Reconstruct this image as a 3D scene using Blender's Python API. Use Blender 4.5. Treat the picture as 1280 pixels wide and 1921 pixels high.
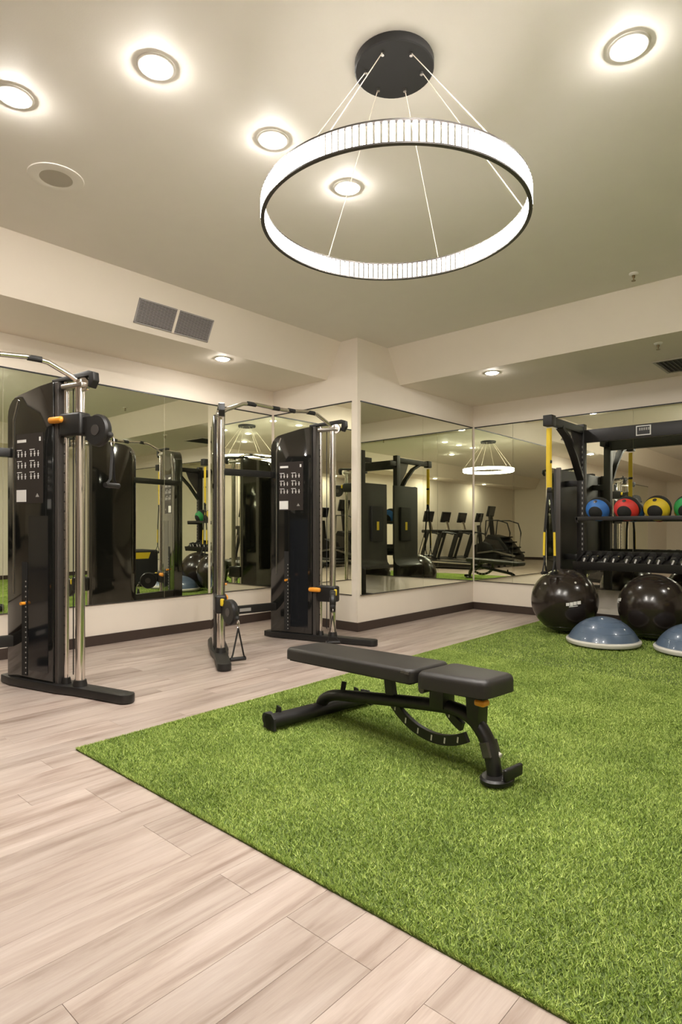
import bpy, bmesh, math, random
import numpy as np
from mathutils import Vector, Matrix
random.seed(7)
for o in list(bpy.data.objects): bpy.data.objects.remove(o)
scene = bpy.context.scene
C = scene.collection
PI = math.pi
R = math.radians

# ------------------------------------------------------------------ camera
cam_d = bpy.data.cameras.new('camera')
cam = bpy.data.objects.new('camera', cam_d); C.objects.link(cam)
cam_d.sensor_fit = 'HORIZONTAL'; cam_d.sensor_width = 36
cam_d.lens = 36*1132.6/1280
cam_d.shift_y = 27.1/1280
cam_d.clip_start = 0.05
cam.location = (0, 0, 1.08); cam.rotation_euler = (PI/2, 0, R(42.064-90))
scene.camera = cam

# ------------------------------------------------------------------ world, exposure
w = bpy.data.worlds.new('world'); scene.world = w; w.use_nodes = True
w.node_tree.nodes['Background'].inputs[0].default_value = (1, .95, .88, 1)
w.node_tree.nodes['Background'].inputs[1].default_value = 0
scene.view_settings.view_transform = 'Standard'
scene.view_settings.look = 'None'
scene.view_settings.gamma = 1
scene.view_settings.use_curve_mapping = False
scene.view_settings.exposure = 1.0
LAMP_E, RING_E = 385, 6     # radiance of the downlight lenses and of the chandelier rods
LAMP_C = (1.0, .955, .895)

# ------------------------------------------------------------------ plan (metres)
YA, YP, XP, XB = 5.317, 4.023, 4.709, 7.048      # left wall, bump-out faces, back wall
YR, XF = -2.6, -7.7                              # right wall, front wall (behind the camera)
ZC, ZS = 3.0185, 2.652                           # ceiling, soffit underside
ZM0, ZM1 = .375, 2.365                           # mirror band

# ------------------------------------------------------------------ materials
def nt(name):
    m = bpy.data.materials.new(name); m.use_nodes = True
    t = m.node_tree; return m, t, t.nodes['Principled BSDF'], t.nodes.new, t.links.new
def plain(name, col, rough=.5, metal=0, coat=0, bump=0, bscale=200, var=.06, spec=.5):
    m, t, b, N, L = nt(name)
    b.inputs['Roughness'].default_value = rough; b.inputs['Metallic'].default_value = metal
    b.inputs['Coat Weight'].default_value = coat; b.inputs['Coat Roughness'].default_value = .06
    b.inputs['Specular IOR Level'].default_value = spec
    tc = N('ShaderNodeTexCoord'); no = N('ShaderNodeTexNoise'); no.inputs['Scale'].default_value = 6; no.inputs['Detail'].default_value = 4
    L(tc.outputs['Object'], no.inputs['Vector'])
    mx = N('ShaderNodeMix'); mx.data_type = 'RGBA'
    mx.inputs[6].default_value = (*[c*(1-var) for c in col], 1); mx.inputs[7].default_value = (*[min(1, c*(1+var)) for c in col], 1)
    L(no.outputs['Fac'], mx.inputs[0]); L(mx.outputs[2], b.inputs['Base Color'])
    if bump:
        n2 = N('ShaderNodeTexNoise'); n2.inputs['Scale'].default_value = bscale; L(tc.outputs['Object'], n2.inputs['Vector'])
        bp = N('ShaderNodeBump'); bp.inputs['Strength'].default_value = bump; bp.inputs['Distance'].default_value = .002
        L(n2.outputs['Fac'], bp.inputs['Height']); L(bp.outputs['Normal'], b.inputs['Normal'])
    return m
def emit(name, col, s):
    m, t, b, N, L = nt(name)
    b.inputs['Base Color'].default_value = (*col, 1)
    b.inputs['Emission Color'].default_value = (*col, 1); b.inputs['Emission Strength'].default_value = s
    return m
M = {}
M['wall'] = plain('cream wall paint', (.87, .78, .67), .7, bump=.12, bscale=260, var=.02)
M['ceil'] = plain('beige ceiling paint', (.89, .84, .775), .62, bump=.1, bscale=240, var=.02)
M['base'] = plain('dark brown baseboard', (.055, .036, .028), .45)
M['blackmet'] = plain('black powder coat', (.011, .010, .0092), .42, bump=.1, bscale=500)
M['gloss'] = plain('gloss black shroud', (.010, .010, .009), .08, coat=1.0)
M['smoke'] = plain('dark grey post', (.085, .076, .070), .35, .4)
M['rack'] = plain('charcoal rack steel', (.018, .0155, .0135), .45, .1)
M['chrome'] = plain('brushed chrome', (.78, .74, .69), .17, 1.0)
M['steel'] = plain('satin steel', (.56, .53, .49), .3, 1.0)
M['vinyl'] = plain('black vinyl', (.017, .0145, .0125), .45, bump=.25, bscale=420)
M['rubber'] = plain('black rubber', (.014, .013, .012), .7, bump=.2, bscale=300)
M['ballblk'] = plain('dark brown grey ball vinyl', (.022, .0155, .012), .22, coat=.25)
M['bosublue'] = plain('grey blue dome rubber', (.095, .135, .20), .28, coat=.3)
M['placard'] = plain('dark brown placard', (.030, .023, .020), .4)
M['offwhite'] = plain('off white plastic', (.66, .63, .56), .4)
M['white'] = plain('white print', (.8, .78, .74), .5)
M['grey'] = plain('grey print', (.36, .34, .31), .5)
M['orange'] = plain('orange plastic', (.85, .33, .03), .35)
M['yellow'] = plain('yellow strap', (.82, .58, .03), .5, bump=.3)
M['blue'] = plain('blue rubber', (.035, .16, .48), .5)
M['red'] = plain('red rubber', (.62, .035, .025), .5)
M['yel'] = plain('yellow rubber', (.70, .50, .02), .5)
M['green'] = plain('green rubber', (.02, .32, .075), .5)
M['grille'] = plain('vent dark mesh', (.13, .115, .11), .6)
M['louvre'] = plain('vent grey louvre', (.36, .335, .33), .5)
M['trimwhite'] = plain('white lamp trim', (.8, .76, .7), .45)
M['cable'] = plain('pale steel cable', (.78, .70, .58), .35, .3)
M['canopy'] = plain('charcoal canopy', (.017, .016, .016), .55)
M['brass'] = plain('dull brass', (.25, .19, .10), .35, .9)
M['screen'] = plain('black console glass', (.012, .013, .015), .1, coat=.6)
M['slab'] = plain('floor underlay', (.44, .35, .295), .8)
M['spkgrille'] = plain('speaker grille grey', (.52, .47, .40), .7)
M['lens'] = emit('lamp lens', LAMP_C, LAMP_E)
M['lens_small'] = emit('soffit lamp lens', LAMP_C, LAMP_E*.5)
M['crystal'] = emit('lit crystal rod', (1.0, .955, .91), RING_E)

def mirror_mat():
    m, t, b, N, L = nt('silvered mirror glass')
    b.inputs['Base Color'].default_value = (.90, .92, .78, 1)
    b.inputs['Metallic'].default_value = 1; b.inputs['Roughness'].default_value = .006
    return m
M['mirror'] = mirror_mat()

def wood_mat():
    m, t, b, N, L = nt('greige wood plank')
    geo = N('ShaderNodeNewGeometry'); oi = N('ShaderNodeObjectInfo')
    add = N('ShaderNodeMath'); add.operation = 'ADD'
    L(geo.outputs['Random Per Island'], add.inputs[0]); L(oi.outputs['Random'], add.inputs[1])
    wn = N('ShaderNodeTexWhiteNoise'); wn.noise_dimensions = '1D'; L(add.outputs[0], wn.inputs['W'])
    sc = N('ShaderNodeVectorMath'); sc.operation = 'SCALE'; sc.inputs['Scale'].default_value = 9; L(wn.outputs['Color'], sc.inputs[0])
    ad = N('ShaderNodeVectorMath'); ad.operation = 'ADD'; L(geo.outputs['Position'], ad.inputs[0]); L(sc.outputs[0], ad.inputs[1])
    mp = N('ShaderNodeMapping'); mp.inputs['Scale'].default_value = (.9, 9.5, 1); L(ad.outputs[0], mp.inputs['Vector'])
    n1 = N('ShaderNodeTexNoise'); n1.inputs['Scale'].default_value = 1.6; n1.inputs['Detail'].default_value = 7; n1.inputs['Roughness'].default_value = .62; n1.inputs['Distortion'].default_value = .5
    L(mp.outputs[0], n1.inputs['Vector'])
    mp2 = N('ShaderNodeMapping'); mp2.inputs['Scale'].default_value = (5, 110, 1); L(ad.outputs[0], mp2.inputs['Vector'])
    n2 = N('ShaderNodeTexNoise'); n2.inputs['Scale'].default_value = 2.2; n2.inputs['Detail'].default_value = 3; L(mp2.outputs[0], n2.inputs['Vector'])
    r = N('ShaderNodeValToRGB'); L(n1.outputs['Fac'], r.inputs[0])
    e = r.color_ramp.elements
    e[0].position = .30; e[0].color = (.245, .176, .142, 1)
    e[1].position = .74; e[1].color = (.505, .425, .375, 1)
    k = e.new(.48); k.color = (.395, .315, .268, 1)
    mr = N('ShaderNodeMapRange'); mr.inputs['To Min'].default_value = .88; mr.inputs['To Max'].default_value = 1.10; L(n2.outputs['Fac'], mr.inputs['Value'])
    hs = N('ShaderNodeMix'); hs.data_type = 'RGBA'; hs.blend_type = 'MULTIPLY'; hs.inputs[0].default_value = 1
    L(r.outputs[0], hs.inputs[6]); L(mr.outputs[0], hs.inputs[7])
    mr2 = N('ShaderNodeMapRange'); mr2.inputs['To Min'].default_value = .91; mr2.inputs['To Max'].default_value = 1.09; L(wn.outputs['Value'], mr2.inputs['Value'])
    h2 = N('ShaderNodeMix'); h2.data_type = 'RGBA'; h2.blend_type = 'MULTIPLY'; h2.inputs[0].default_value = 1
    L(hs.outputs[2], h2.inputs[6]); L(mr2.outputs[0], h2.inputs[7]); L(h2.outputs[2], b.inputs['Base Color'])
    b.inputs['Roughness'].default_value = .36
    bp = N('ShaderNodeBump'); bp.inputs['Strength'].default_value = .12; bp.inputs['Distance'].default_value = .001
    L(n2.outputs['Fac'], bp.inputs['Height']); L(bp.outputs['Normal'], b.inputs['Normal'])
    return m
M['wood'] = wood_mat()

def turf_mat(name):
    m, t, b, N, L = nt(name)
    geo = N('ShaderNodeNewGeometry')
    n1 = N('ShaderNodeTexNoise'); n1.inputs['Scale'].default_value = 3.2; n1.inputs['Detail'].default_value = 5; L(geo.outputs['Position'], n1.inputs['Vector'])
    a = N('ShaderNodeMath'); a.operation = 'MULTIPLY_ADD'; a.inputs[1].default_value = .55; L(geo.outputs['Random Per Island'], a.inputs[0])
    s = N('ShaderNodeMath'); s.operation = 'MULTIPLY'; s.inputs[1].default_value = .5; L(n1.outputs['Fac'], s.inputs[0]); L(s.outputs[0], a.inputs[2])
    r = N('ShaderNodeValToRGB'); L(a.outputs[0], r.inputs[0])
    e = r.color_ramp.elements
    e[0].position = .1; e[0].color = (.055, .105, .013, 1)
    e[1].position = .85; e[1].color = (.60, .70, .21, 1)
    k = e.new(.5); k.color = (.26, .37, .063, 1)
    L(r.outputs[0], b.inputs['Base Color']); b.inputs['Roughness'].default_value = .55
    b.inputs['Specular IOR Level'].default_value = .3
    return m
M['turf'] = turf_mat('turf blades')
M['turfback'] = plain('green turf thatch', (.10, .145, .03), .8)

# ------------------------------------------------------------------ mesh helpers
class B:
    """collects shapes in one bmesh; every shape may carry a 4x4 transform"""
    def __init__(s, T=None): s.bm = bmesh.new(); s.T = T or Matrix()
    def _v(s, pts): return [s.bm.verts.new(s.T @ Vector(p)) for p in pts]
    def _f(s, vs):
        try: return s.bm.faces.new(vs)
        except ValueError: return None
    def box(s, c, d, T=None):
        x, y, z = c; a, b, h = d[0]/2, d[1]/2, d[2]/2
        pts = [(-a,-b,-h),(a,-b,-h),(a,b,-h),(-a,b,-h),(-a,-b,h),(a,-b,h),(a,b,h),(-a,b,h)]
        if T is not None: pts = [T @ Vector(p) for p in pts]
        v = s._v([(p[0]+x, p[1]+y, p[2]+z) for p in pts])
        for q in ((0,3,2,1),(4,5,6,7),(0,1,5,4),(1,2,6,5),(2,3,7,6),(3,0,4,7)): s._f([v[i] for i in q])
        return s
    def b2(s, x0, x1, y0, y1, z0, z1): return s.box(((x0+x1)/2,(y0+y1)/2,(z0+z1)/2),(x1-x0,y1-y0,z1-z0))
    def rbox(s, c, d, r, seg=3):
        """box with rounded edges (superellipse-free: bevelled)"""
        t = bmesh.new(); bmesh.ops.create_cube(t, size=1)
        for v in t.verts: v.co = Vector((v.co.x*d[0], v.co.y*d[1], v.co.z*d[2]))
        bmesh.ops.bevel(t, geom=t.edges[:], offset=r, segments=seg, profile=.5, affect='EDGES')
        s.merge(t, Matrix.Translation(c)); return s
    def merge(s, t, T=None):
        T = s.T @ (T or Matrix()); mp = {}
        for v in t.verts: mp[v] = s.bm.verts.new(T @ v.co)
        for f in t.faces: s._f([mp[v] for v in f.verts])
        t.free()
    def ring(s, c, ax1, ax2, r1, r2, n): 
        return s._v([Vector(c)+Vector(ax1)*(r1*math.cos(2*PI*i/n))+Vector(ax2)*(r2*math.sin(2*PI*i/n)) for i in range(n)])
    def skin(s, rings, cap0=True, cap1=True, closed=False):
        n = len(rings[0])
        prs = list(zip(rings, rings[1:])) + ([(rings[-1], rings[0])] if closed else [])
        for a, b in prs:
            for i in range(n): s._f([a[i], a[(i+1)%n], b[(i+1)%n], b[i]])
        if not closed:
            if cap0: s._f(list(reversed(rings[0])))
            if cap1: s._f(rings[-1])
    def cyl(s, p0, p1, r, n=16, r2=None):
        p0, p1 = Vector(p0), Vector(p1); d = (p1-p0).normalized()
        a = d.orthogonal().normalized(); b = d.cross(a)
        s.skin([s.ring(p0,a,b,r,r,n), s.ring(p1,a,b,r2 or r,r2 or r,n)]); return s
    def tube(s, pts, r, n=10, flat=None, up=(0,0,1), closed=False):
        """tube along a path; flat=(wide, tall) gives an oval section with 'up' as the tall axis hint"""
        P = [Vector(p) for p in pts]; rg = []
        m = len(P)
        for i, p in enumerate(P):
            d = (P[(i+1)%m]-P[i-1]) if closed else (P[min(i+1,m-1)]-P[max(i-1,0)])
            d.normalize(); side = d.cross(Vector(up))
            if side.length < 1e-4: side = d.orthogonal()
            side.normalize(); u2 = side.cross(d)
            rw, rh = flat or (r, r)
            rg.append(s.ring(p, side, u2, rw, rh, n))
        s.skin(rg, closed=closed); return s
    def rect(s, pts, wd, ht, up=(0,0,1)):
        """rectangular section swept along a path"""
        P = [Vector(p) for p in pts]; rg = []
        for i, p in enumerate(P):
            d = (P[min(i+1,len(P)-1)]-P[max(i-1,0)]).normalized()
            side = d.cross(Vector(up)).normalized(); u2 = side.cross(d)
            rg.append(s._v([p+side*a*wd/2+u2*b*ht/2 for a, b in ((-1,-1),(1,-1),(1,1),(-1,1))]))
        s.skin(rg); return s
    def lathe(s, prof, c=(0,0,0), n=32, axis='Z', closed=False):
        """profile of (radius, height) points"""
        c = Vector(c); A = {'Z':((1,0,0),(0,1,0),(0,0,1)),'X':((0,1,0),(0,0,1),(1,0,0)),'Y':((0,0,1),(1,0,0),(0,1,0))}[axis]
        rg = [s.ring(c+Vector(A[2])*h, A[0], A[1], max(r,1e-4), max(r,1e-4), n) for r, h in prof]
        s.skin(rg, closed=closed); return s
    def prism(s, poly, w0, w1, axes=((1,0,0),(0,0,1),(0,1,0)), o=(0,0,0)):
        """polygon in the plane of axes[0],axes[1], extruded along axes[2] from w0 to w1"""
        o = Vector(o); a, b, c = [Vector(x) for x in axes]
        f = s._v([o+a*p[0]+b*p[1]+c*w0 for p in poly]); g = s._v([o+a*p[0]+b*p[1]+c*w1 for p in poly])
        s.skin([f, g]); return s
    def sphere(s, c, r, seg=32, rings=18, sq=1):
        t = bmesh.new(); bmesh.ops.create_uvsphere(t, u_segments=seg, v_segments=rings, radius=r)
        for v in t.verts: v.co.z *= sq
        s.merge(t, Matrix.Translation(c)); return s
    def mesh(s, name, mat, smooth=True, bevel=0):
        bmesh.ops.recalc_face_normals(s.bm, faces=s.bm.faces)
        if bevel:
            es = [e for e in s.bm.edges if len(e.link_faces) == 2 and e.calc_face_angle(0) > R(35)]
            bmesh.ops.bevel(s.bm, geom=es, offset=bevel, segments=2, profile=.6, affect='EDGES', clamp_overlap=True)
        me = bpy.data.meshes.new(name); s.bm.to_mesh(me); s.bm.free()
        me.materials.append(M[mat])
        if smooth:
            for p in me.polygons: p.use_smooth = True
            try: me.set_sharp_from_angle(angle=R(32))
            except Exception: pass
        return me
    def obj(s, name, mat, parent=None, smooth=True, bevel=0):
        return link(name, s.mesh(name, mat, smooth, bevel), parent)
def link(name, me, parent=None, loc=None):
    o = bpy.data.objects.new(name, me); C.objects.link(o)
    if parent is not None: o.parent = parent
    if loc is not None: o.location = loc
    return o
def tag(o, label, cat, group=None):
    o['label'] = label; o['category'] = cat
    if group: o['group'] = group
    return o
def thing(name, label, cat, loc=(0,0,0), rz=0, group=None):
    o = link(name, None); o.location = loc; o.rotation_euler = (0, 0, rz); o.empty_display_size = .1
    return tag(o, label, cat, group)
def struct(o, label=None):
    o['kind'] = 'structure'
    if label: o['label'] = label
    return o
def copy_tree(o, parent=None):
    c = o.copy(); C.objects.link(c); c.parent = parent
    for ch in list(o.children): copy_tree(ch, c)
    return c
def arc(c, r, a0, a1, n, plane='xz', y=0):
    out = []
    for i in range(n+1):
        a = R(a0+(a1-a0)*i/n); p = c[0]+r*math.cos(a), c[1]+r*math.sin(a)
        out.append((p[0], y, p[1]) if plane == 'xz' else (p[0], p[1], y))
    return out

# ================================================================== THE SHELL
W = .12
struct(B().b2(XF-W, XP, YA, YA+W, -.02, ZC).obj('wall_left', 'wall', smooth=False), 'cream wall behind the cable machines')
struct(B().b2(XP, XB+W, YP, YA+W, -.02, ZC).obj('wall_corner', 'wall', smooth=False), 'cream bumped-out corner of the room')
struct(B().b2(XB, XB+W, YR-W, YP, -.02, ZC).obj('wall_back', 'wall', smooth=False), 'cream wall behind the storage rack')
struct(B().b2(XF-W, XB, YR-W, YR, -.02, ZC).obj('wall_right', 'wall', smooth=False), 'cream wall in front of the treadmills')
struct(B().b2(XF-W, XF, YR, YA, -.02, ZC).obj('wall_front', 'wall', smooth=False), 'far cream end wall')
struct(B().b2(XF-W, XB+W, YR-W, YA+W, ZC, ZC+.12).obj('ceiling', 'ceil', smooth=False), 'smooth beige ceiling')
# soffits with a sloping face
YS0, YS1, XS0, XS1 = 4.456, 4.25, 5.435, 5.217
struct(B().prism([(YS0, ZS), (YA, ZS), (YA, ZC), (YS1, ZC)], XF, XP, axes=((0,1,0),(0,0,1),(1,0,0))).obj('trim_1', 'wall', smooth=False), 'cream dropped soffit with a sloping face over the cable machines')
struct(B().prism([(XS0, ZS), (XB, ZS), (XB, ZC), (XS1, ZC)], YR, YP, axes=((1,0,0),(0,0,1),(0,1,0))).obj('trim_2', 'wall', smooth=False), 'cream dropped soffit with a sloping face over the storage rack')
struct(B().prism([(YR, ZS), (YR+.85, ZS), (YR+1.05, ZC), (YR, ZC)], XF, XS1, axes=((0,1,0),(0,0,1),(1,0,0))).obj('trim_3', 'wall', smooth=False), 'cream dropped soffit over the treadmills')
# baseboards
bh, bt = .092, .014
struct(B().b2(XF, XP, YA-bt, YA, 0, bh).obj('baseboard_left', 'base', smooth=False, bevel=.003))
struct(B().prism([(XP-bt, YA), (XP, YA), (XP, YP), (XB, YP), (XB, YP-bt), (XP-bt, YP-bt)], 0, bh, axes=((1,0,0),(0,1,0),(0,0,1))).obj('baseboard_corner', 'base', smooth=False, bevel=.003))
struct(B().b2(XB-bt, XB, YR, YP-bt, 0, bh).obj('baseboard_back', 'base', smooth=False, bevel=.003))
struct(B().b2(XF, XB-bt, YR, YR+bt, 0, bh).obj('baseboard_right', 'base', smooth=False, bevel=.003))
struct(B().b2(XF, XF+bt, YR+bt, YA-bt, 0, bh).obj('baseboard_front', 'base', smooth=False, bevel=.003))

# floor: slab, single planks, far planks
TX0, TX1, TY0, TY1 = 1.307, XB-bt-.01, YR+bt+.01, 2.904
floor = struct(B().b2(XF-W, XB+W, YR-W, YA+W, -.14, -.006).obj('floor', 'slab', smooth=False), 'light greige wood plank floor')
PW, PL = .152, 1.22
plank_cache = {}
def plank_mesh(l, wd):
    k = (round(l, 3), round(wd, 3))
    if k not in plank_cache:
        g = .0004; b = B(); bz = .0005
        lo = b._v([(g,g,-.006),(l-g,g,-.006),(l-g,wd-g,-.006),(g,wd-g,-.006)])
        hi = b._v([(g,g,-bz),(l-g,g,-bz),(l-g,wd-g,-bz),(g,wd-g,-bz)])
        tp = b._v([(g+bz,g+bz,0),(l-g-bz,g+bz,0),(l-g-bz,wd-g-bz,0),(g+bz,wd-g-bz,0)])
        b.skin([lo, hi, tp]); plank_cache[k] = b.mesh('plank', 'wood', smooth=False)
    return plank_cache[k]
pieces = []
y = 2.904-PW*40; row = 0
while y < YA:
    y0, y1 = max(y, YR), min(y+PW, YA)
    if y1-y0 > .01:
        off = [0, .55, .83, .21, 0, .68, .40][row % 7] if row % 3 else 0
        x = 1.14+off*PL-PL*9
        while x < XB:
            x0, x1 = max(x, XF), min(x+PL, XB if y0 < YP else XP)
            if y0 >= TY0 and y1 <= TY1+.001 and x1 > TX0: x1 = min(x1, TX0)
            if y0 < TY0 and x1 > TX0: x1 = min(x1, TX0)
            if x1-x0 > .02: pieces.append((x0, x1, y0, y1))
            x += PL
    y += PW; row += 1
def seen(p):
    x, yy = (p[0]+p[1])/2, (p[2]+p[3])/2
    d = x*.7424+yy*.6699; r = x*.6699-yy*.7424
    return (0 if d > .3 and abs(r) < .64*d+.7 else 5) + math.hypot(x, yy)*.2
pieces.sort(key=seen)
for p in pieces[:290]:
    link('plank', plank_mesh(p[1]-p[0], p[3]-p[2]), floor, (p[0], p[2], 0))
b = B()
for x0, x1, y0, y1 in pieces[290:]: b.b2(x0+.001, x1-.001, y0+.001, y1-.001, -.006, 0)
f2 = b.obj('far_planks', 'wood', floor, smooth=False); f2['kind'] = 'stuff'

# turf: backing and blades
PILE = .014
turf = thing('artificial_turf', 'green artificial turf mat covering the workout area floor', 'turf', (0, 0, 0)); turf['kind'] = 'stuff'
b = B().b2(TX0, TX1, TY0, TY1, -.006, .004); bk = b.obj('turf_backing', 'turfback', turf, smooth=False); bk['kind'] = 'stuff'
def blades():
    rng = np.random.default_rng(3)
    def pts(n, x0, x1, y0, y1): return np.c_[rng.uniform(x0, x1, n), rng.uniform(y0, y1, n)]
    A = [pts(int(16000*(TX1-TX0)*(TY1-TY0+0)), TX0, TX1, TY0, TY1),
         pts(int(46000*3.2*2.95), TX0, TX0+3.2, -.05, TY1),
         pts(9000, TX0, TX0+.012, 0, TY1), pts(14000, TX0, TX1, TY1-.012, TY1)]
    p = np.concatenate(A); n = len(p)
    a = rng.uniform(0, 2*PI, n); h = rng.uniform(.6, 1.05, n)*PILE; le = rng.normal(0, .008, (n, 2)); wd = rng.uniform(.0013, .0024, n)
    far = np.hypot(p[:,0], p[:,1]) > 3.4; wd[far] *= 1.5
    d = np.c_[np.cos(a), np.sin(a)]*wd[:,None]
    v = np.zeros((n, 3, 3)); v[:,0,:2] = p-d; v[:,1,:2] = p+d; v[:,2,:2] = p+le
    v[:,0,2] = v[:,1,2] = .003; v[:,2,2] = h+.003
    v[:,:,0] = np.clip(v[:,:,0], TX0-.004, TX1); v[:,:,1] = np.clip(v[:,:,1], TY0, TY1+.004)
    me = bpy.data.meshes.new('turf_blades')
    me.vertices.add(n*3); me.vertices.foreach_set('co', v.reshape(-1).astype(np.float32))
    me.loops.add(n*3); me.loops.foreach_set('vertex_index', np.arange(n*3, dtype=np.int32))
    me.polygons.add(n); me.polygons.foreach_set('loop_start', np.arange(0, n*3, 3, dtype=np.int32))
    try: me.polygons.foreach_set('loop_total', np.full(n, 3, dtype=np.int32))
    except Exception: pass
    me.update(calc_edges=True); me.validate(); me.materials.append(M['turf'])
    o = link('turf_blades', me, turf); o['kind'] = 'stuff'
blades()

# ================================================================== MIRRORS
def mirror_wall(label, axis, const, sgn, cuts, z0=ZM0, z1=ZM1, lean=0):
    """axis 'x': panels run along x at y=const and face sgn*y; axis 'y': run along y at x=const, facing sgn*x"""
    lo, hi = min(cuts), max(cuts)
    t = thing('wall_mirror', label, 'mirror', ((lo+hi)/2, const, z0) if axis == 'x' else (const, (lo+hi)/2, z0))
    ox, oy, oz = t.location
    def bb(a0, a1, d0, d1, zz0, zz1):
        b = B()
        e0, e1 = sorted((const+sgn*d0, const+sgn*d1))
        if axis == 'x': b.b2(a0-ox, a1-ox, e0-oy, e1-oy, zz0-oz, zz1-oz)
        else: b.b2(e0-ox, e1-ox, a0-oy, a1-oy, zz0-oz, zz1-oz)
        return b
    c = sorted(cuts)
    for a, bq in zip(c, c[1:]): 
        mb = bb(a+.0015, bq-.0015, .001, .007, z0, z1)
        for v in mb.bm.verts:                 # shimmed panels lean back by a few millimetres
            if v.co.z < .01: v.co += Vector((0, sgn*lean, 0) if axis == 'x' else (sgn*lean, 0, 0))
        mb.obj('mirror_panel', 'mirror', t, smooth=False)
    bb(lo, hi, 0, .011, z1, z1+.012).obj('top_channel', 'blackmet', t, smooth=False)
    bb(lo, hi, 0, .010+lean, z0-.008, z0).obj('bottom_channel', 'smoke', t, smooth=False)
    return t
mirror_wall('long mirror panels on the wall behind the two cable machines', 'x', YA, -1, [-5.6, -4.12, -2.63, -1.16, .32, 1.795, 3.27, 4.68])
mirror_wall('single mirror panel on the narrow side of the corner, behind a cable tower', 'y', XP, -1, [YP+.075, YA-.025])
mirror_wall('two mirror panels on the bumped-out corner wall facing the turf', 'x', YP, -1, [XP+.045, 5.88, 7.02], lean=.008)
mirror_wall('mirror panels on the back wall behind the storage rack', 'y', XB, -1, [YP-.025, 3.46, 2.05, .64, -.77, -2.2], lean=.008)

# ================================================================== CEILING FITTINGS
LG = 'recessed downlights'
lens_cache = {}
def downlight(x, y, z, label, off=''):
    t = thing('recessed_downlight'+off, label, 'ceiling light', (x, y, z), 0, LG)
    if 'a' not in lens_cache:
        lens_cache['a'] = B().lathe([(.060,0),(.080,0),(.080,-.003),(.072,-.006),(.060,-.005)], closed=True).mesh('trim_ring', 'trimwhite')
        lens_cache['b'] = B().lathe([(.0,-.001),(.056,-.001),(.0595,-.003),(.054,-.009),(.040,-.014),(.02,-.017),(.0,-.018)]).mesh('lens', 'lens')
    if 'c' not in lens_cache:
        lens_cache['c'] = lens_cache['b'].copy(); lens_cache['c'].materials[0] = M['lens_small']
    link('trim_ring', lens_cache['a'], t); link('lens'+off, lens_cache['b' if z > ZS+.1 else 'c'], t)
    return t
LR = 'recessed downlight on the main ceiling, '
for x, y, s in [(1.034, 2.917, LR+'beside the round ceiling speaker'),
                (1.367, 2.284, LR+'first of the row of three beside the ring chandelier'),
                (2.017, 2.281, LR+'middle of the row of three beside the ring chandelier'),
                (2.589, 2.287, LR+'last of three, seen through the ring chandelier'),
                (2.591, .771, LR+'across the ring chandelier from the row of three'),
                (1.98, .765, LR+'over the turf edge, seen in the mirrors'),
                (1.367, .765, LR+'over the bare floor beside the turf'),
                (.65, -.25, LR+'above the first treadmill, seen in the mirrors')]:
    downlight(x, y, ZC, s, '_offscreen' if 'mirrors' in s or 'bare floor' in s else '')
downlight(3.458, 4.615, ZS, 'recessed downlight in the soffit above the cable machine by the corner')
downlight(5.556+.06, 2.988, ZS, 'recessed downlight in the soffit above the storage rack')
downlight(1.13, 4.615, ZS, 'recessed downlight in the soffit above the first cable machine', '_offscreen')
downlight(5.616, .15, ZS, 'recessed downlight in the soffit past the storage rack', '_offscreen')
downlight(-1.4, -2.1, ZS, 'recessed downlight in the soffit above the treadmill consoles', '_offscreen')
downlight(-4.4, -2.1, ZS, 'recessed downlight in the soffit above the stair climber', '_offscreen')

# speaker
t = thing('ceiling_speaker', 'round ceiling speaker with grey grille set in the ceiling', 'speaker', (1.43, 3.425, ZC))
B().lathe([(.085,0),(.145,0),(.143,-.004),(.09,-.008),(.085,-.006)], n=40, closed=True).obj('rim', 'ceil', t)
B().lathe([(0,-.003),(.086,-.003),(.086,-.006),(0,-.009)], n=40).obj('grille', 'spkgrille', t)
# sprinklers
def sprinkler(x, y, z, label):
    t = thing('sprinkler_head', label, 'sprinkler', (x, y, z), 0, 'ceiling sprinkler heads')
    B().lathe([(.034,0),(.034,-.006),(.022,-.016),(.0,-.016)], n=20).obj('escutcheon', 'trimwhite', t)
    b = B().cyl((0,0,-.014), (0,0,-.032), .011); b.cyl((-.012,0,-.03), (-.006,0,-.055), .003, 6); b.cyl((.012,0,-.03), (.006,0,-.055), .003, 6)
    b.cyl((0,0,-.055), (0,0,-.058), .016, 12); b.obj('nozzle', 'brass', t)
sprinkler(4.937, 1.434, ZC, 'small sprinkler head on the main ceiling beside the sloping soffit')
sprinkler(5.593+.07, 1.447, ZS, 'small sprinkler head under the soffit above the rack')
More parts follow.
